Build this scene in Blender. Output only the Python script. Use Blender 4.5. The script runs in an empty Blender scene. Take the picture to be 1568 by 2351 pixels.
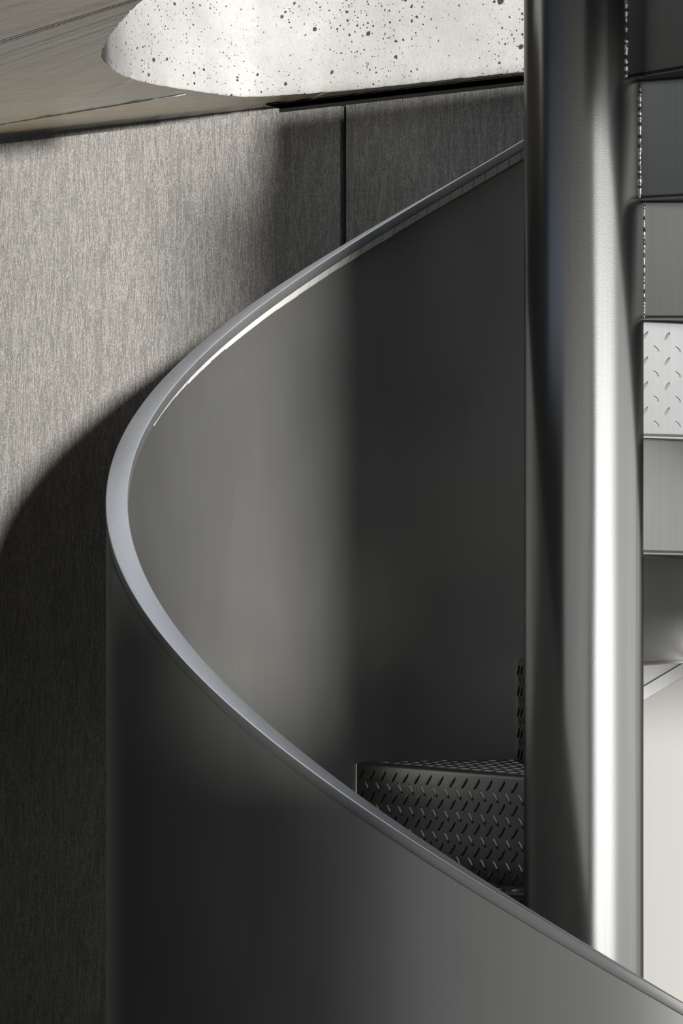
import bpy, bmesh, math, random
from mathutils import Vector, Matrix, noise

random.seed(7)
U = 0.000693                      # metres per layout unit
EYE = (373 + 9 * 267) * U         # camera height above the floor (nine risers + the step below eye level)
R_OUT = 1094.7                    # outer radius of the balustrade
SLOPE = 633.5                     # rise of the rail per radian
Z0 = 310.8                        # rail height at the left-hand quarter, above eye level
SHEET_H = 1661                    # balustrade height
COL_R = 137.0
STEP0 = math.radians(61.4)
DSTEP = math.radians(23.7)
RISE = 267.0
TREAD0 = -373.0
FLOOR = TREAD0 - 9 * RISE
scene = bpy.context.scene
C = scene.collection


def P(x, y, z):
    return Vector((x * U, y * U, z * U + EYE))


def cyl(r, phi, z):
    """phi = 0 on the left of the column, 90 degrees at the back."""
    return P(-r * math.cos(phi), r * math.sin(phi), z)


# ------------------------------------------------------------------ materials
def new_mat(name):
    m = bpy.data.materials.new(name)
    m.use_nodes = True
    nt = m.node_tree
    return m, nt, nt.nodes['Principled BSDF']


def nd(nt, typ, **kw):
    n = nt.nodes.new(typ)
    for k, v in kw.items():
        setattr(n, k, v)
    return n


def noise_tex(nt, scale_xyz, scale=1.0, detail=3.0, rough=0.5, distortion=0.0):
    tc = nd(nt, 'ShaderNodeTexCoord')
    mp = nd(nt, 'ShaderNodeMapping')
    mp.inputs['Scale'].default_value = scale_xyz
    nt.links.new(tc.outputs['Object'], mp.inputs['Vector'])
    nz = nd(nt, 'ShaderNodeTexNoise')
    nz.inputs['Scale'].default_value = scale
    nz.inputs['Detail'].default_value = detail
    nz.inputs['Roughness'].default_value = rough
    nz.inputs['Distortion'].default_value = distortion
    nt.links.new(mp.outputs['Vector'], nz.inputs['Vector'])
    return nz, mp


def ramp(nt, src, stops, interp='LINEAR'):
    r = nd(nt, 'ShaderNodeValToRGB')
    r.color_ramp.interpolation = interp
    els = r.color_ramp.elements
    while len(els) < len(stops):
        els.new(0.5)
    for e, (p, c) in zip(els, stops):
        e.position = p
        e.color = c if len(c) == 4 else (*c, 1)
    nt.links.new(src, r.inputs['Fac'])
    return r


def bump(nt, src, strength, dist, prev=None):
    b = nd(nt, 'ShaderNodeBump')
    b.inputs['Strength'].default_value = strength
    b.inputs['Distance'].default_value = dist
    nt.links.new(src, b.inputs['Height'])
    if prev is not None:
        nt.links.new(prev.outputs['Normal'], b.inputs['Normal'])
    return b


def g(v):
    return (v, v, v, 1)


def steel(name, col, rough, metallic, streak=0.0, peel=0.0, spec=0.5, coat=0.0, tint=1.0):
    m, nt, bs = new_mat(name)
    bs.inputs['Metallic'].default_value = metallic
    bs.inputs['Specular IOR Level'].default_value = spec
    bs.inputs['Coat Weight'].default_value = coat
    bs.inputs['Specular Tint'].default_value = (tint, tint, tint, 1)
    nz, _ = noise_tex(nt, (160, 160, 3.0), 1.0, 4)
    c0 = tuple(c * (1 - streak) for c in col)
    c1 = tuple(c * (1 + streak) for c in col)
    rp = ramp(nt, nz.outputs['Fac'], [(0.3, c0), (0.7, c1)])
    nt.links.new(rp.outputs['Color'], bs.inputs['Base Color'])
    n2, _ = noise_tex(nt, (9, 9, 4), 1.0, 4)
    rr = ramp(nt, n2.outputs['Fac'], [(0.3, g(rough * 0.93)), (0.7, g(rough * 1.07))])
    nt.links.new(rr.outputs['Color'], bs.inputs['Roughness'])
    if peel:
        n3, _ = noise_tex(nt, (420, 420, 420), 1.0, 2)
        b = bump(nt, n3.outputs['Fac'], peel, 0.0006)
        nt.links.new(b.outputs['Normal'], bs.inputs['Normal'])
    return m


M_SHEET = steel('satin_grey_steel_sheet', (0.31, 0.31, 0.299), 0.40, 0.895, 0.02, 0.03, tint=0.25)
M_COLUMN = steel('satin_grey_steel_tube', (0.25, 0.25, 0.243), 0.21, 0.92, 0.03, 0.08, tint=0.35)
M_CAP = steel('brushed_grey_rail', (0.31, 0.313, 0.32), 0.45, 0.88, 0.05, 0.10)
M_PLATE_SHADED = steel('tread_plate_shaded', (0.055, 0.0545, 0.053), 0.24, 0.9, 0.04, 0.08)  # darkened copy of the step plate, shade put into its colour
M_PLATE_LIT = steel('tread_plate_lit', (0.24, 0.24, 0.235), 0.31, 0.94, 0.04, 0.06)  # lighter copy of the same plate for the lit back faces
M_WELD = steel('bare_weld_metal', (0.50, 0.495, 0.48), 0.30, 1.0, 0.10, 0.0)
M_STRIP = steel('pale_strip', (0.50, 0.50, 0.475), 0.5, 0.0, 0.04, 0.0)
M_PALE = steel('pale_wall_panel', (0.255, 0.253, 0.245), 0.5, 0.0, 0.01, 0.0)
M_BLACK = steel('black_recess', (0.010, 0.010, 0.010), 0.9, 0.0, spec=0.0)


def cladding_mat():
    m, nt, bs = new_mat('weathered_metal_cladding')
    bs.inputs['Metallic'].default_value = 0.45
    bs.inputs['Specular IOR Level'].default_value = 0.12
    bs.inputs['Roughness'].default_value = 0.5
    # thin wandering vertical veins: the level lines of a stretched noise
    def veins(sc, dist, w):
        v, _ = noise_tex(nt, sc, 1.0, 3.0, 0.6, dist)
        sb = nd(nt, 'ShaderNodeMath', operation='SUBTRACT')
        sb.inputs[1].default_value = 0.52
        nt.links.new(v.outputs['Fac'], sb.inputs[0])
        ab = nd(nt, 'ShaderNodeMath', operation='ABSOLUTE')
        nt.links.new(sb.outputs[0], ab.inputs[0])
        return ramp(nt, ab.outputs[0], [(0.0, g(1.0)), (w * 0.5, g(0.8)), (w, g(0.0))])
    v1 = veins((62, 62, 7), 0.9, 0.045)
    v2 = veins((105, 105, 13), 1.2, 0.04)
    rv = nd(nt, 'ShaderNodeMix', data_type='RGBA', blend_type='LIGHTEN')
    rv.inputs[0].default_value = 0.8
    nt.links.new(v1.outputs['Color'], rv.inputs[6])
    nt.links.new(v2.outputs['Color'], rv.inputs[7])
    gr, _ = noise_tex(nt, (400, 400, 260), 1.0, 3.0, 0.65)
    rg = ramp(nt, gr.outputs['Fac'], [(0.40, g(0.0)), (0.60, g(1.0))])
    big, _ = noise_tex(nt, (3, 3, 2), 1.0, 4.0)
    mx = nd(nt, 'ShaderNodeMix', data_type='FLOAT')
    mx.inputs[0].default_value = 0.60
    nt.links.new(rv.outputs[2], mx.inputs[2])
    nt.links.new(rg.outputs['Color'], mx.inputs[3])
    col = ramp(nt, mx.outputs[0], [(0.05, (0.135, 0.132, 0.127)), (0.5, (0.20, 0.196, 0.187)), (0.95, (0.31, 0.30, 0.283))])
    tint = nd(nt, 'ShaderNodeMix', data_type='RGBA', blend_type='MULTIPLY')
    tint.inputs[0].default_value = 0.35
    rb = ramp(nt, big.outputs['Fac'], [(0.3, (0.75, 0.73, 0.70)), (0.7, (1.0, 1.0, 1.0))])
    nt.links.new(col.outputs['Color'], tint.inputs[6])
    nt.links.new(rb.outputs['Color'], tint.inputs[7])
    nt.links.new(tint.outputs[2], bs.inputs['Base Color'])
    b1 = bump(nt, rv.outputs[2], 0.3, 0.0012)
    b2 = bump(nt, gr.outputs['Fac'], 0.35, 0.0012, b1)
    nt.links.new(b2.outputs['Normal'], bs.inputs['Normal'])
    return m


M_CLAD = cladding_mat()


def concrete_mat():
    m, nt, bs = new_mat('white_porous_concrete')
    bs.inputs['Roughness'].default_value = 0.85
    bs.inputs['Specular IOR Level'].default_value = 0.2
    a, _ = noise_tex(nt, (6, 6, 6), 1.0, 6.0, 0.6)
    base = ramp(nt, a.outputs['Fac'], [(0.3, (0.178, 0.175, 0.170)), (0.5, (0.21, 0.208, 0.204)), (0.7, (0.235, 0.235, 0.231))])
    f, _ = noise_tex(nt, (130, 130, 130), 1.0, 4.0, 0.7)
    fr = ramp(nt, f.outputs['Fac'], [(0.3, (0.86, 0.86, 0.85)), (0.6, (1, 1, 1))])
    mu = nd(nt, 'ShaderNodeMix', data_type='RGBA', blend_type='MULTIPLY')
    mu.inputs[0].default_value = 0.8
    nt.links.new(base.outputs['Color'], mu.inputs[6])
    nt.links.new(fr.outputs['Color'], mu.inputs[7])
    last = mu.outputs[2]
    prev = bump(nt, f.outputs['Fac'], 0.25, 0.002)
    # blow holes: cells of three sizes, each with its own random radius
    dens, _ = noise_tex(nt, (4.5, 4.5, 4.5), 1.0, 2.0)
    for sc, rmax in ((28, 0.20), (55, 0.25), (95, 0.28), (170, 0.34)):
        tc = nd(nt, 'ShaderNodeTexCoord')
        wob = nd(nt, 'ShaderNodeTexNoise')
        wob.inputs['Scale'].default_value = sc * 2.2
        nt.links.new(tc.outputs['Object'], wob.inputs['Vector'])
        mixv = nd(nt, 'ShaderNodeMix', data_type='VECTOR')
        mixv.inputs[0].default_value = 0.006
        nt.links.new(tc.outputs['Object'], mixv.inputs[4])
        nt.links.new(wob.outputs['Color'], mixv.inputs[5])
        vo = nd(nt, 'ShaderNodeTexVoronoi')
        vo.inputs['Scale'].default_value = sc
        nt.links.new(mixv.outputs[1], vo.inputs['Vector'])
        sep = nd(nt, 'ShaderNodeSeparateColor')
        nt.links.new(vo.outputs['Color'], sep.inputs['Color'])
        pw = nd(nt, 'ShaderNodeMath', operation='POWER')
        nt.links.new(sep.outputs['Red'], pw.inputs[0])
        pw.inputs[1].default_value = 2.2
        rad = nd(nt, 'ShaderNodeMath', operation='MULTIPLY')
        nt.links.new(pw.outputs[0], rad.inputs[0])
        dm = ramp(nt, dens.outputs['Fac'], [(0.33, g(0.45 * rmax)), (0.55, g(rmax))])
        nt.links.new(dm.outputs['Color'], rad.inputs[1])
        sub = nd(nt, 'ShaderNodeMath', operation='SUBTRACT')
        nt.links.new(vo.outputs['Distance'], sub.inputs[0])
        nt.links.new(rad.outputs[0], sub.inputs[1])
        mr = nd(nt, 'ShaderNodeMapRange')
        mr.inputs['From Min'].default_value = -0.03
        mr.inputs['From Max'].default_value = 0.03
        nt.links.new(sub.outputs[0], mr.inputs['Value'])
        pit = nd(nt, 'ShaderNodeMix', data_type='RGBA')
        pit.inputs[6].default_value = (0.022, 0.018, 0.013, 1)
        nt.links.new(mr.outputs['Result'], pit.inputs[0])
        nt.links.new(last, pit.inputs[7])
        last = pit.outputs[2]
        prev = bump(nt, mr.outputs['Result'], 0.4, 0.003, prev)
    nt.links.new(last, bs.inputs['Base Color'])
    nt.links.new(prev.outputs['Normal'], bs.inputs['Normal'])
    return m


M_CONC = concrete_mat()

WALL_T = Vector((-0.824, 0.566, 0))          # along the wall, towards the left
WALL_ROT = math.atan2(WALL_T.y, WALL_T.x)


def soffit_mat():
    m, nt, bs = new_mat('board_marked_soffit')
    bs.inputs['Roughness'].default_value = 0.27
    bs.inputs['IOR'].default_value = 3.0
    tc = nd(nt, 'ShaderNodeTexCoord')
    rot = nd(nt, 'ShaderNodeMapping')
    rot.inputs['Rotation'].default_value = (0, 0, -WALL_ROT - 0.02)
    nt.links.new(tc.outputs['Object'], rot.inputs['Vector'])

    def stretched(sx, sy, det, dist=0.0):
        mp = nd(nt, 'ShaderNodeMapping')
        mp.inputs['Scale'].default_value = (sx, sy, 20)
        nt.links.new(rot.outputs['Vector'], mp.inputs['Vector'])
        nz = nd(nt, 'ShaderNodeTexNoise')
        nz.inputs['Scale'].default_value = 1.0
        nz.inputs['Detail'].default_value = det
        nz.inputs['Roughness'].default_value = 0.62
        nz.inputs['Distortion'].default_value = dist
        nt.links.new(mp.outputs['Vector'], nz.inputs['Vector'])
        return nz
    a = stretched(2.0, 9, 6, 0.6)
    b = stretched(4, 70, 4, 0.4)
    c = stretched(60, 60, 5)
    warm = ramp(nt, a.outputs['Fac'], [(0.30, (0.84, 0.62, 0.36)), (0.48, (0.86, 0.77, 0.58)), (0.62, (0.80, 0.76, 0.65)), (0.75, (0.90, 0.84, 0.68))])
    st = ramp(nt, b.outputs['Fac'], [(0.30, (0.84, 0.82, 0.78)), (0.5, (1, 1, 1)), (0.72, (1.1, 1.1, 1.08))])
    mu = nd(nt, 'ShaderNodeMix', data_type='RGBA', blend_type='MULTIPLY')
    mu.inputs[0].default_value = 0.9
    nt.links.new(warm.outputs['Color'], mu.inputs[6])
    nt.links.new(st.outputs['Color'], mu.inputs[7])
    nt.links.new(mu.outputs[2], bs.inputs['Base Color'])
    b1 = bump(nt, b.outputs['Fac'], 0.22, 0.003)
    b2 = bump(nt, c.outputs['Fac'], 0.30, 0.0025, b1)
    nt.links.new(b2.outputs['Normal'], bs.inputs['Normal'])
    return m


M_SOFFIT = soffit_mat()


def floor_mat():
    m, nt, bs = new_mat('paving_concrete')
    bs.inputs['Roughness'].default_value = 1.0
    bs.inputs['Specular IOR Level'].default_value = 0.0
    a, _ = noise_tex(nt, (5, 5, 5), 1.0, 6.0, 0.6)
    r = ramp(nt, a.outputs['Fac'], [(0.3, (0.20, 0.20, 0.19)), (0.7, (0.30, 0.295, 0.28))])
    nt.links.new(r.outputs['Color'], bs.inputs['Base Color'])
    return m


M_FLOOR = floor_mat()


# ------------------------------------------------------------------ mesh helpers
def link(name, me, mat, parent=None, smooth=False, auto=None):
    o = bpy.data.objects.new(name, me)
    C.objects.link(o)
    if mat is not None:
        for mm in (mat if isinstance(mat, (list, tuple)) else [mat]):
            me.materials.append(mm)
    if smooth:
        for p in me.polygons:
            p.use_smooth = True
        if auto is not None:
            me.set_sharp_from_angle(angle=math.radians(auto))
    if parent is not None:
        o.parent = parent
        o.matrix_parent_inverse = parent.matrix_world.inverted()
    return o


def from_bm(name, bm, mat, parent=None, smooth=False, auto=None, recalc=True):
    if recalc:
        bmesh.ops.recalc_face_normals(bm, faces=bm.faces)
    me = bpy.data.meshes.new(name)
    bm.to_mesh(me)
    bm.free()
    return link(name, me, mat, parent, smooth, auto)


def sweep(bm, sections, close=True, caps=True):
    """sections: list of rings (lists of Vectors)."""
    rings = [[bm.verts.new(v) for v in s] for s in sections]
    n = len(rings[0])
    for a, b in zip(rings, rings[1:]):
        for i in range(n if close else n - 1):
            j = (i + 1) % n
            try:
                bm.faces.new((a[i], a[j], b[j], b[i]))
            except ValueError:
                pass
    if caps and close:
        bm.faces.new(rings[0])
        bm.faces.new(list(reversed(rings[-1])))
    return rings


def box(bm, corners):
    v = [bm.verts.new(c) for c in corners]
    for f in ((0, 3, 2, 1), (4, 5, 6, 7), (0, 1, 5, 4), (1, 2, 6, 5), (2, 3, 7, 6), (3, 0, 4, 7)):
        bm.faces.new([v[i] for i in f])


def prism(bm, quad, depth):
    """quad: four Vectors; extruded along depth vector."""
    box(bm, [*quad, *[q + depth for q in quad]])


def tag(o, label, cat, group=None):
    o['label'] = label
    o['category'] = cat
    if group:
        o['group'] = group


def struct(o):
    o['kind'] = 'structure'
    return o


# ------------------------------------------------------------------ setting
WP = Vector(((1203 - 784) / 7200 * 8800 - 556, 8800 - 7200))     # a point on the wall face
WT = Vector((-0.824, 0.566))
WN = Vector((-0.566, -0.824))
Z_PANEL = 1225 * 8800 / 7200
Z_SOFFIT = Z_PANEL + 30


def wall_pt(px, off, z):
    """wall-face point seen at picture column px, moved off units out of the face."""
    k = (px - 784) / 7200
    # camera at (-556, -7200): ray (k, 1)
    cx, cy = -556.0, -7200.0
    num = (WP.x - cx) * WN.x + (WP.y - cy) * WN.y
    den = k * WN.x + WN.y
    d = num / den
    x, y = cx + k * d + WN.x * off, cy + d + WN.y * off
    return P(x, y, z)


# floor
bm = bmesh.new()
box(bm, [P(-3200, -9700, FLOOR - 150), P(7400, -9700, FLOOR - 150), P(7400, 4200, FLOOR - 150), P(-3200, 4200, FLOOR - 150),
         P(-3200, -9700, FLOOR), P(7400, -9700, FLOOR), P(7400, 4200, FLOOR), P(-3200, 4200, FLOOR)])
struct(from_bm('floor', bm, M_FLOOR))

# wall behind the panels (back of the shadow gaps)
bm = bmesh.new()
a, b = wall_pt(-890, -70, FLOOR), wall_pt(2600, -70, FLOOR)
a2, b2 = wall_pt(-890, -70, Z_SOFFIT + 4), wall_pt(2600, -70, Z_SOFFIT + 4)
dep = Vector((-WN.x, -WN.y, 0)) * 160 * U
prism(bm, [a, b, b2, a2], dep)
struct(from_bm('wall_back', bm, M_BLACK))

# ceiling slab: soffit outline (plan) with a rounded corner, fascia on the open side
CE = []
for (px, py) in ((1203, 165), (600, 222), (420, 205), (300, 180), (250, 150), (235, 125), (250, 90), (280, 50), (330, 0)):
    d = Z_SOFFIT * 7200 / (1420 - py)
    CE.append(Vector(((px - 784) / 7200 * d - 556, d - 7200)))
ext_r = CE[0] + (CE[0] - CE[1]).normalized() * 2600
ext_l = CE[-1] + (CE[-1] - CE[-2]).normalized() * 0
far_l = CE[-1] + Vector((70, -215))
ctrl = [ext_r] + CE + [far_l, far_l + Vector((-230, -200)), far_l + Vector((-2200, -230))]


def catmull(pts, n):
    out = []
    for i in range(len(pts) - 1):
        p0 = pts[max(i - 1, 0)]
        p1, p2 = pts[i], pts[i + 1]
        p3 = pts[min(i + 2, len(pts) - 1)]
        seg = max(2, int((p2 - p1).length / n))
        # centripetal-ish: scale tangents to the segment
        l = (p2 - p1).length
        t1 = (p2 - p0) / max((p2 - p0).length, 1e-6) * l
        t2 = (p3 - p1) / max((p3 - p1).length, 1e-6) * l
        for k in range(seg):
            t = k / seg
            h1 = 2 * t**3 - 3 * t**2 + 1
            h2 = t**3 - 2 * t**2 + t
            h3 = -2 * t**3 + 3 * t**2
            h4 = t**3 - t**2
            out.append(p1 * h1 + t1 * h2 + p2 * h3 + t2 * h4)
    out.append(pts[-1])
    return out


edge = catmull(ctrl, 9.0)
TOP = Z_SOFFIT + 620
bm = bmesh.new()
# fascia columns: rows climbing from the soffit arris, chipped along the bottom
rows = [0, 5, 12, 22, 40, 80, 200, 620]
cols = []
nE = len(edge)
for i, e in enumerate(edge):
    tg = (edge[min(i + 1, nE - 1)] - edge[max(i - 1, 0)]).normalized()
    nrm = Vector((-tg.y, tg.x))
    if nrm.dot(Vector((0.4, -1))) < 0:
        nrm = -nrm
    chip = max(0.0, noise.noise(Vector((i * 0.22, 3.1, 0)))) * 7 + max(0.0, noise.noise(Vector((i * 0.9, 9.1, 0)))) * 4
    col = []
    for r in rows:
        k = max(0.0, 1 - r / 30.0)
        inn = -k * (2.0 + chip * 0.9) + noise.noise(Vector((i * 0.5, r * 0.11, 5))) * 1.3 * k
        dz = (chip * 0.75 if r == 0 else 0)
        q = e + nrm * inn
        col.append(bm.verts.new(P(q.x, q.y, Z_SOFFIT + r + dz)))
    cols.append(col)
for a, b in zip(cols, cols[1:]):
    for j in range(len(rows) - 1):
        f = bm.faces.new((a[j], b[j], b[j + 1], a[j + 1]))
        f.material_index = 1
        f.smooth = True
# soffit from the arris out to the far boundary behind the wall and to the left
far = [Vector((3600, 700)), Vector((-3500, 4500)), Vector((-3500, 100))]


def boundary(i):
    # fan the edge points out to a far polyline by arc fraction
    t = i / (nE - 1)
    L1 = (far[1] - far[0]).length
    L2 = (far[2] - far[1]).length
    s = t * (L1 + L2)
    if s < L1:
        return far[0].lerp(far[1], s / L1)
    return far[1].lerp(far[2], (s - L1) / L2)


rim = [boundary(i) for i in range(nE)]
low = [bm.verts.new(P(r.x, r.y, Z_SOFFIT)) for r in rim]
top = [bm.verts.new(P(r.x, r.y, TOP)) for r in rim]
for i in range(nE - 1):
    bm.faces.new((cols[i][0], low[i], low[i + 1], cols[i + 1][0]))
    bm.faces.new((cols[i][-1], cols[i + 1][-1], top[i + 1], top[i]))
    bm.faces.new((low[i], top[i], top[i + 1], low[i + 1]))
bm.faces.new([cols[0][j] for j in range(len(rows))] + [top[0], low[0]])
bm.faces.new([low[-1], top[-1]] + [cols[-1][j] for j in reversed(range(len(rows)))])
struct(from_bm('ceiling', bm, [M_SOFFIT, M_CONC]))


# thin board seam printed in the soffit (a raised fin of grout)
def soffit_pt(px, py, dz=0):
    d = Z_SOFFIT * 7200 / (1420 - py)
    return P((px - 784) / 7200 * d - 556, d - 7200, Z_SOFFIT + dz)


bm = bmesh.new()
p0, p1 = soffit_pt(-260, 328), soffit_pt(425, 215)
dirv = (p1 - p0).normalized()
side = Vector((-dirv.y, dirv.x, 0))
secs = []
for i in range(120):
    c = p0.lerp(p1, i / 119) + side * (noise.noise(Vector((i * 0.35, 0, 0))) * 2.0 * U)
    w = (2.2 + 1.8 * noise.noise(Vector((i * 0.3, 4, 0)))) * U
    h = (3.0 + 2.0 * noise.noise(Vector((i * 0.4, 8, 0)))) * U
    secs.append([c + side * w + Vector((0, 0, 1 * U)), c - Vector((0, 0, h)), c - side * w + Vector((0, 0, 1 * U))])
sweep(bm, secs)
struct(from_bm('trim_1', bm, M_STRIP))


# wall panels: separate sheets hung on the wall, with shadow gaps between
def panel(name, px0, px1, ztop, mat, label, thick=34):
    bm = bmesh.new()
    a, b = wall_pt(px0, 0, FLOOR + 20), wall_pt(px1, 0, FLOOR + 20)
    a2, b2 = wall_pt(px0, 0, ztop), wall_pt(px1, 0, ztop)
    prism(bm, [a, b, b2, a2], Vector((-WN.x, -WN.y, 0)) * thick * U)
    bmesh.ops.bevel(bm, geom=[e for e in bm.edges], offset=0.0012, segments=2, affect='EDGES', profile=0.5)
    o = from_bm(name, bm, mat, None, True, 40)
    # bring the origin to the panel's foot
    off = (a + b) / 2
    o.data.transform(Matrix.Translation(-off))
    o.location = off
    tag(o, label, 'wall panel')
    return o


panel('cladding_panel', -872, 781, Z_PANEL, M_CLAD, 'broad weathered grey metal wall panel left of the black vertical gap')
panel('cladding_panel', 794, 1290, Z_PANEL, M_CLAD, 'smooth dark grey wall panel between the black gap and the round column')
panel('cladding_panel', 1304, 2500, Z_PANEL, M_PALE, 'pale off-white wall panel seen under the stair right of the column')
# slim cladding strip closing the top of the recess
bm = bmesh.new()
prism(bm, [wall_pt(-870, -58, Z_PANEL - 20), wall_pt(610, -58, Z_PANEL - 20), wall_pt(610, -58, Z_SOFFIT + 2), wall_pt(-870, -58, Z_SOFFIT + 2)],
      Vector((-WN.x, -WN.y, 0)) * 11 * U)
struct(from_bm('trim_2', bm, M_CLAD))

# unseen blocks behind the viewer, shaped to cut sun off the stair
bm = bmesh.new()
YF = -9000
def slab_box(x0, x1, z0, z1):
    box(bm, [P(x0, YF - 350, z0), P(x1, YF - 350, z0), P(x1, YF, z0), P(x0, YF, z0),
             P(x0, YF - 350, z1), P(x1, YF - 350, z1), P(x1, YF, z1), P(x0, YF, z1)])
slab_box(1490, 2260, FLOOR, 1620)
slab_box(2260, 3010, 95, 1620)
slab_box(2860, 3010, FLOOR, 95)
slab_box(940, 1490, FLOOR, -47)
slab_box(630, 940, FLOOR, 300)
struct(from_bm('sun_blocker_front', bm, M_FLOOR))
# unseen black wall added on the left to block light from that side
bm = bmesh.new()
box(bm, [P(-3400, -3500, FLOOR), P(-3100, -3500, FLOOR), P(-3100, 4000, FLOOR), P(-3400, 4000, FLOOR),
         P(-3400, -3500, 800), P(-3100, -3500, 800), P(-3100, 4000, 800), P(-3400, 4000, 800)])
struct(from_bm('light_blocker_left', bm, M_BLACK))

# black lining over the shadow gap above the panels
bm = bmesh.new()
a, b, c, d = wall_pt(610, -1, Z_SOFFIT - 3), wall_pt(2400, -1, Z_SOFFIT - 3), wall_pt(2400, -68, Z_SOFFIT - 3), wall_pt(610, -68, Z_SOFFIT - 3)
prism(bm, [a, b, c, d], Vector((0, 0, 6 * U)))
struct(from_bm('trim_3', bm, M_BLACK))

# ------------------------------------------------------------------ staircase
root = bpy.data.objects.new('spiral_staircase', None)
C.objects.link(root)
root.location = P(0, 0, FLOOR)
root.empty_display_size = 0.2
tag(root, 'grey steel spiral staircase with solid curved balustrade around a round central column', 'staircase')
bpy.context.view_layer.update()

PH_A, PH_B = math.radians(-135), math.radians(232)
COL_TOP = TREAD0 + 7 * RISE + 4

# column
bm = bmesh.new()
NS, NZ = 128, 60
secs = []
for j in range(NZ + 1):
    z = FLOOR + (COL_TOP - FLOOR) * j / NZ
    ring = []
    for i in range(NS):
        a = 2 * math.pi * i / NS
        r = COL_R + noise.noise(Vector((math.cos(a) * 1.3, math.sin(a) * 1.3, z * 0.0022))) * 0.35
        ring.append(P(r * math.cos(a), r * math.sin(a), z))
    secs.append(ring)
sweep(bm, secs)
from_bm('central_column', bm, M_COLUMN, root, True, 40)


def rail_z(phi):
    return Z0 + SLOPE * phi


def helix(bm, profile, a, b, n, zclip=None):
    """profile: list of (radius, dz below the rail)."""
    secs = []
    for i in range(n + 1):
        ph = a + (b - a) * i / n
        zt = rail_z(ph)
        ring = []
        for (r, dz) in profile:
            z = zt + dz
            if zclip is not None:
                z = max(z, zclip)
            ring.append(cyl(r, ph, z))
        secs.append(ring)
    sweep(bm, secs)


R_IN_CAP = R_OUT - 51.0
CAP_H = 27.0
SH_OUT, SH_IN = R_OUT - 1.5, R_OUT - 9.5
# sheet
bm = bmesh.new()
prof = [(SH_OUT, -8)] + [(SH_OUT, -8 - (SHEET_H - 8) * k / 12) for k in range(1, 13)]
prof += [(SH_IN, -SHEET_H + (SHEET_H - 8) * k / 12) for k in range(0, 13)]
helix(bm, prof, PH_A, PH_B, 400, FLOOR + 1)
bmesh.ops.remove_doubles(bm, verts=bm.verts, dist=1e-6)
balus = from_bm('balustrade', bm, M_SHEET, root, True, 40)
# flat cap on top, softly rounded arrises
bm = bmesh.new()
rr = 3.2
prof = []
for (cr, cz, a0) in ((R_OUT - rr, -rr, 0), (R_IN_CAP + rr, -rr, 90), (R_IN_CAP + rr, -CAP_H + rr, 180), (R_OUT - rr, -CAP_H + rr, 270)):
    for k in range(5):
        an = math.radians(a0 + 90 * k / 4)
        prof.append((cr + rr * math.cos(an), cz + rr * math.sin(an)))
helix(bm, prof, PH_A - 0.004, PH_B + 0.004, 420)
bm.normal_update()
bmesh.ops.recalc_face_normals(bm, faces=bm.faces)
for f in bm.faces:
    c = f.calc_center_median()
    rad_ = Vector((c.x, c.y, 0)).normalized()
    if f.normal.dot(rad_) > 0.8:
        f.material_index = 1
o = from_bm('handrail_cap', bm, [M_CAP, M_SHEET], balus, True, 50)
o['label'] = 'flat lighter grey cap along the top edge'
# segmented pale strip tucked under the inner lip of the cap
bm = bmesh.new()
seg = 33.0 / R_OUT
ph = PH_A + 0.02
while ph < PH_B - 0.03:
    q0, q1 = ph + seg * 0.02, ph + seg * 0.96
    secs = []
    jr = random.uniform(-0.8, 0.8)
    for k in range(4):
        p = q0 + (q1 - q0) * k / 3
        zt = rail_z(p)
        secs.append([cyl(R_IN_CAP + 4 + jr * 0.4, p, zt - CAP_H + 1), cyl(R_IN_CAP + 14 + jr, p, zt - CAP_H - 19 + jr),
                     cyl(R_IN_CAP + 16 + jr, p, zt - CAP_H - 21 + jr), cyl(SH_IN - 12, p, zt - CAP_H - 22), cyl(SH_IN - 12, p, zt - CAP_H + 1)])
    sweep(bm, secs)
    ph += seg
# continuous carrier just behind the joints
secs = []
for k in range(400):
    p = PH_A + 0.02 + (PH_B - PH_A - 0.05) * k / 399
    zt = rail_z(p)
    secs.append([cyl(R_IN_CAP + 8, p, zt - CAP_H + 1), cyl(R_IN_CAP + 17, p, zt - CAP_H - 17),
                 cyl(SH_IN - 1, p, zt - CAP_H - 17), cyl(SH_IN - 1, p, zt - CAP_H + 1)])
sweep(bm, secs)
o = from_bm('rail_strip', bm, M_STRIP, balus)
o['label'] = 'pale jointed strip under the cap'
# bar along the bottom edge
bm = bmesh.new()
prof = [(R_OUT, -SHEET_H - 2), (R_OUT, -SHEET_H + 33), (R_IN_CAP + 20, -SHEET_H + 33), (R_IN_CAP + 20, -SHEET_H - 2)]
PH_BOT = (FLOOR + SHEET_H + 60 - Z0) / SLOPE
helix(bm, prof, PH_BOT, PH_B, 360)
o = from_bm('bottom_bar', bm, M_CAP, balus, True, 40)
o['label'] = 'flat bar along the bottom edge'


# ---- steps
def step_frame(phi):
    rad = Vector((-math.cos(phi), math.sin(phi), 0))
    tan = Vector((math.sin(phi), math.cos(phi), 0))     # direction of climb
    return rad, tan


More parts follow.
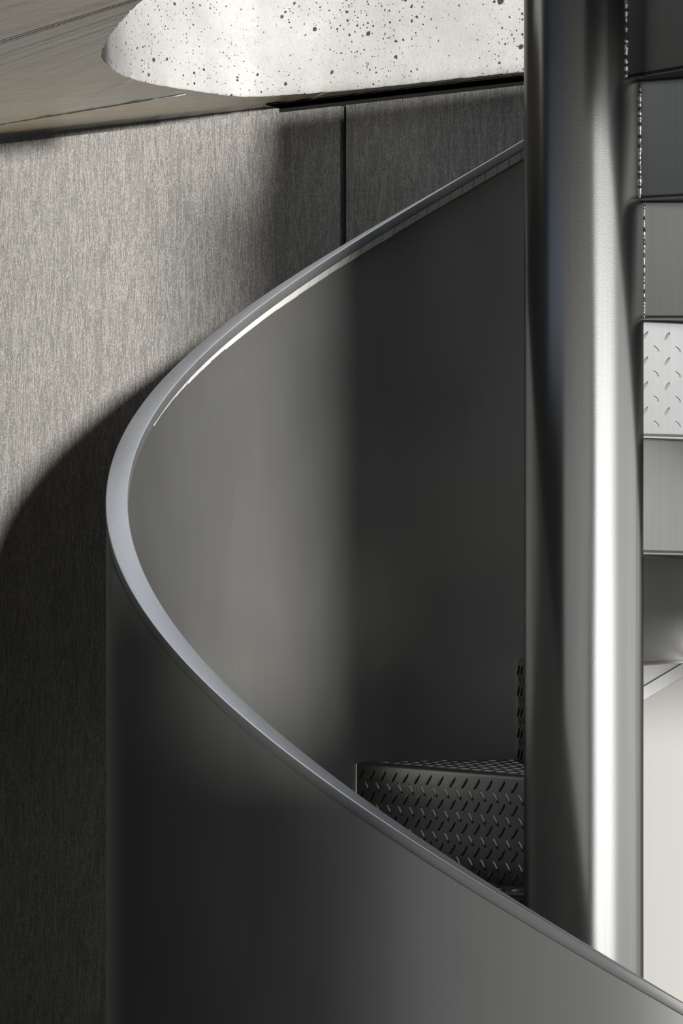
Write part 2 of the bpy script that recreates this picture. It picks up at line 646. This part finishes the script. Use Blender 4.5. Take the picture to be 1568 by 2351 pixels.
def lens(bm, o, ax, ay, up, cx, cy, ang, L=20.0, W=5.0, H=3.2, ok=None, mi=0):
    """one raised lens of tread plate, centre (cx, cy) in the plane o + ax*x + ay*y (units)."""
    ca, sa = math.cos(ang), math.sin(ang)
    n = 9
    rows_ = []
    for i in range(n):
        t = -1 + 2 * i / (n - 1)
        w = W * (1 - t * t) ** 0.62
        h = H * (1 - t ** 4) ** 0.5
        row = []
        for (s, hh) in ((-1, -0.4), (-0.62, h * 0.9), (0, h), (0.62, h * 0.9), (1, -0.4)):
            x, y = cx + ca * t * L - sa * s * w, cy + sa * t * L + ca * s * w
            if ok and not ok(x, y):
                return
            row.append(bm.verts.new(o + (ax * x + ay * y + up * hh) * U))
        rows_.append(row)
    for a, b in zip(rows_, rows_[1:]):
        for j in range(4):
            f = bm.faces.new((a[j], b[j], b[j + 1], a[j + 1]))
            f.smooth = True
            f.material_index = mi


PITCH = 58.0
R_STEP_IN, R_STEP_OUT = COL_R - 3.0, SH_IN - 7.0
NOSE = 11.0
TH = 6.0


def make_step(k):
    phi = STEP0 + DSTEP * k
    rad, tan = step_frame(phi)
    zt = TREAD0 + RISE * k
    zb = zt - RISE
    phn = phi + DSTEP
    radn, tann = step_frame(phn)
    detail = k in (-2, -1, 0, 1)
    # tread: sector plate from the nose back to beneath the next riser
    bm = bmesh.new()
    O = P(0, 0, zt)
    NR, NA = 14, 8
    ri, ro = R_STEP_IN, R_STEP_OUT
    grid = {}
    for lay, dz in ((0, 0.0), (1, -TH)):
        for i in range(NR + 1):
            r = ri + (ro - ri) * i / NR
            # start NOSE behind the riser front so the rounded nose fits
            a0 = phi + NOSE / r
            a1 = phn + 8.0 / r
            for j in range(NA + 1):
                a = a0 + (a1 - a0) * j / NA
                grid[lay, i, j] = bm.verts.new(cyl(r, a, zt + dz))
    for i in range(NR):
        for j in range(NA):
            bm.faces.new((grid[0, i, j], grid[0, i + 1, j], grid[0, i + 1, j + 1], grid[0, i, j + 1]))
            bm.faces.new((grid[1, i, j], grid[1, i, j + 1], grid[1, i + 1, j + 1], grid[1, i + 1, j]))
    for j in range(NA):
        bm.faces.new((grid[0, 0, j], grid[0, 0, j + 1], grid[1, 0, j + 1], grid[1, 0, j]))
        bm.faces.new((grid[0, NR, j], grid[1, NR, j], grid[1, NR, j + 1], grid[0, NR, j + 1]))
    for i in range(NR):
        bm.faces.new((grid[0, i, NA], grid[0, i + 1, NA], grid[1, i + 1, NA], grid[1, i, NA]))
        bm.faces.new((grid[0, i, 0], grid[1, i, 0], grid[1, i + 1, 0], grid[0, i + 1, 0]))
    bmesh.ops.recalc_face_normals(bm, faces=bm.faces)
    if detail:
        upv = Vector((0, 0, 1))

        def inside(x, y):
            r = math.hypot(x, y)
            if r < ri + 4 or r > ro - 4:
                return False
            a = math.atan2(y, x)
            return y > NOSE * 0.7 and a < DSTEP - 4.0 / r
        nx = int(ro / PITCH) + 2
        for i in range(nx):
            for j in range(0, nx):
                lens(bm, O, rad, tan, upv, i * PITCH + 12, j * PITCH + 20, math.radians(45), ok=inside)
                lens(bm, O, rad, tan, upv, i * PITCH + 12 + PITCH / 2, j * PITCH + 20 + PITCH / 2, math.radians(-45), ok=inside)
    st = from_bm('step', bm, M_PLATE_SHADED, root, recalc=False)
    # riser with rounded nose
    bm = bmesh.new()
    prof = []
    for s in range(7):
        an = math.pi / 2 * s / 6
        prof.append((NOSE - NOSE * math.sin(an), -NOSE + NOSE * math.cos(an)))     # (along climb, dz): nose arc from the tread down to the front
    prof.append((0.0, -RISE - TH - 4))
    inner = [(TH, -RISE - TH - 4)] + [(NOSE - (NOSE - TH) * math.sin(math.pi / 2 * s / 6), -NOSE + (NOSE - TH) * math.cos(math.pi / 2 * s / 6)) for s in range(6, -1, -1)]
    full = prof + inner
    secs = []
    NR2 = 24
    lo = math.sqrt(max(R_STEP_IN ** 2, 0))
    for i in range(NR2 + 1):
        r = lo + (R_STEP_OUT - lo) * i / NR2
        secs.append([P(0, 0, zt) + (rad * r + tan * t) * U + Vector((0, 0, dz * U)) for (t, dz) in full])
    sweep(bm, secs)
    bmesh.ops.recalc_face_normals(bm, faces=bm.faces)
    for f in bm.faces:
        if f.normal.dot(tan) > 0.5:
            f.material_index = 1  # backs take the lit copy; fronts stay darkened to give dark reflections
    front_o = P(0, 0, zt)
    if k in (-1, 0, 1):
        up = -tan
        dn = Vector((0, 0, -1))
        nx = int(R_STEP_OUT / PITCH) + 1

        def okr(x, y):
            return lo + 6 < x < R_STEP_OUT - 6 and 3 < y < RISE - 1
        for i in range(nx + 1):
            for j in range(6):
                lens(bm, front_o, rad, dn, up, i * PITCH + 12, j * 55.0 + 30, math.radians(45), ok=okr)
                lens(bm, front_o, rad, dn, up, i * PITCH + 12 + PITCH / 2, j * 55.0 + 30 + 27.5, math.radians(-45), ok=okr)
    if k in (4,):
        up = tan
        dn = Vector((0, 0, -1))
        ob = front_o + tan * TH * U

        def okb(x, y):
            return lo + 3 < x < R_STEP_OUT - 6 and 16 < y < RISE - 2
        for i in range(17):
            for j in range(6):
                lens(bm, ob, rad, dn, up, i * PITCH + 42, j * 58.0 + 40, math.radians(-52), L=13, W=4.5, H=0.28, ok=okb, mi=1)
                lens(bm, ob, rad, dn, up, i * PITCH + 42 + PITCH / 2, j * 58.0 + 40 + 29, math.radians(40), L=11, W=4, H=0.2, ok=okb, mi=1)
    rs = from_bm('riser', bm, [M_PLATE_SHADED, M_PLATE_LIT], st, True, 35, recalc=False)
    # lumpy weld where the riser back meets the column
    bm = bmesh.new()
    secs = []
    nW = 90
    tb = TH
    rw = math.sqrt(COL_R ** 2 - tb ** 2)
    for i in range(nW):
        z = zb - 6 + (RISE - 8) * i / (nW - 1)
        c = P(0, 0, z) + (rad * (rw + 0.6) + tan * (tb + 0.6)) * U
        rr_ = (4.2 + 2.6 * noise.noise(Vector((i * 0.21, k * 3.7, 0.5))) + 1.3 * noise.noise(Vector((i * 0.63, k * 1.7, 5.3)))) * U
        off = (rad * noise.noise(Vector((i * 0.3, 7, k))) + tan * noise.noise(Vector((i * 0.37, 2, k)))) * 1.0 * U
        secs.append([c + off + (rad * math.cos(q) + tan * math.sin(q)) * rr_ for q in [2 * math.pi * m / 8 for m in range(8)]])
    sweep(bm, secs)
    w = from_bm('weld_bead', bm, M_WELD, st, True)
    w['label'] = 'bright lumpy weld along the column'
    return st


for k in range(-8, 8):
    make_step(k)

# landing added unseen at the stair head; its deep beam shades the panels
bm = bmesh.new()
deck = [(10, -138), (352, -1005), (420, -1080), (-60, -1080), (-50, -150)]
n_ = len(deck)
lo_ = [bm.verts.new(P(x, y, COL_TOP - 12)) for x, y in deck]
hi_ = [bm.verts.new(P(x, y, COL_TOP - 2)) for x, y in deck]
bm.faces.new(lo_)
bm.faces.new(list(reversed(hi_)))
for i in range(n_):
    j = (i + 1) % n_
    bm.faces.new((lo_[i], hi_[i], hi_[j], lo_[j]))
land = from_bm('shade_landing', bm, M_PLATE_SHADED, root)
bm = bmesh.new()
box(bm, [P(-62, -1330, 1255), P(1350, -1330, 1255), P(1350, -1075, 1255), P(-62, -1075, 1255),
         P(-62, -1330, 1580), P(1350, -1330, 1580), P(1350, -1075, 1580), P(-62, -1075, 1580)])
from_bm('shade_beam', bm, M_SHEET, land)

# ------------------------------------------------------------------ light
world = bpy.data.worlds.new('courtyard_sky')
scene.world = world
world.use_nodes = True
nt = world.node_tree
bg = nt.nodes['Background']
tc = nd(nt, 'ShaderNodeTexCoord')
sx = nd(nt, 'ShaderNodeSeparateXYZ')
nt.links.new(tc.outputs['Generated'], sx.inputs[0])
ng = nd(nt, 'ShaderNodeMath', operation='MULTIPLY')
ng.inputs[1].default_value = -1
nt.links.new(sx.outputs['Y'], ng.inputs[0])
at = nd(nt, 'ShaderNodeMath', operation='ARCTAN2')
nt.links.new(sx.outputs['X'], at.inputs[0])
nt.links.new(ng.outputs[0], at.inputs[1])
mr = nd(nt, 'ShaderNodeMapRange')
mr.inputs['From Min'].default_value = -math.pi
mr.inputs['From Max'].default_value = math.pi
nt.links.new(at.outputs[0], mr.inputs['Value'])


def az(d):
    return (d + 180) / 360


W = 1 / 4.0     # ramp values are scaled back up by the background strength
AZ = [(-180, (.02, .02, .02)), (-110, (.006, .006, .006)), (-80, (.02, .02, .02)), (-70, (.15, .19, .235)), (-50, (.19, .23, .27)), (-38, (.25, .25, .245)),
      (0, (.36, .36, .35)), (13.5, (.42, .42, .40)), (16.5, (2.5, 2.5, 2.47)), (32, (2.3, 2.3, 2.3)), (50, (2.1, 2.1, 2.1)), (56, (1.4, 1.4, 1.4)), (63, (.7, .7, .7)), (80, (.68, .68, .68)), (120, (.75, .75, .74)), (150, (.5, .5, .49)), (180, (.02, .02, .02))]
ra = ramp(nt, mr.outputs['Result'], [(az(d), tuple(c * W for c in v)) for d, v in AZ])
el = nd(nt, 'ShaderNodeMapRange')
el.inputs['From Min'].default_value = -1
el.inputs['From Max'].default_value = 1
nt.links.new(sx.outputs['Z'], el.inputs['Value'])
EL = [(-1.0, .05), (-.32, .10), (-.17, .55), (-.10, 1.0), (.06, 1.0), (.105, .8), (.13, .45), (.15, .05), (.3, .02), (1.0, .02)]
re_ = ramp(nt, el.outputs['Result'], [((s + 1) / 2, g(v)) for s, v in EL])
mm = nd(nt, 'ShaderNodeMix', data_type='RGBA', blend_type='MULTIPLY')
mm.inputs[0].default_value = 1
nt.links.new(ra.outputs['Color'], mm.inputs[6])
nt.links.new(re_.outputs['Color'], mm.inputs[7])
# open sky overhead
sk = ramp(nt, el.outputs['Result'], [((.72 + 1) / 2, g(0.0)), ((.92 + 1) / 2, g(1.0))])
sky = nd(nt, 'ShaderNodeMix', data_type='RGBA')
nt.links.new(sk.outputs['Color'], sky.inputs[0])
nt.links.new(mm.outputs[2], sky.inputs[6])
sky.inputs[7].default_value = (.80 * W, .86 * W, .95 * W, 1)
nt.links.new(sky.outputs[2], bg.inputs['Color'])
bg.inputs['Strength'].default_value = 10.0

sun = bpy.data.lights.new('low_sun', 'SUN')
sun.energy = 14.0
sun.angle = math.radians(2.0)
sun.color = (1.0, 0.975, 0.93)
so = bpy.data.objects.new('low_sun', sun)
C.objects.link(so)
saz, sel = math.radians(12.0), math.radians(1.4)
dirv = Vector((math.sin(saz) * math.cos(sel), -math.cos(saz) * math.cos(sel), math.sin(sel)))
so.rotation_euler = dirv.to_track_quat('Z', 'Y').to_euler()
so.location = dirv * 9 + Vector((0, 0, EYE))

# ------------------------------------------------------------------ camera
cam = bpy.data.cameras.new('camera')
co = bpy.data.objects.new('camera', cam)
C.objects.link(co)
co.location = P(-556, -7200, 0)
co.rotation_euler = (math.radians(90), 0, 0)
cam.sensor_fit = 'AUTO'
cam.sensor_width = 36
cam.lens = 7200 / 2351 * 36
cam.shift_y = (1420 - 2351 / 2) / 2351
cam.clip_start = 0.05
cam.clip_end = 200
scene.camera = co

scene.view_settings.view_transform = 'Standard'
scene.view_settings.look = 'None'
scene.view_settings.gamma = 1
scene.view_settings.use_curve_mapping = False
scene.view_settings.exposure = 0.0
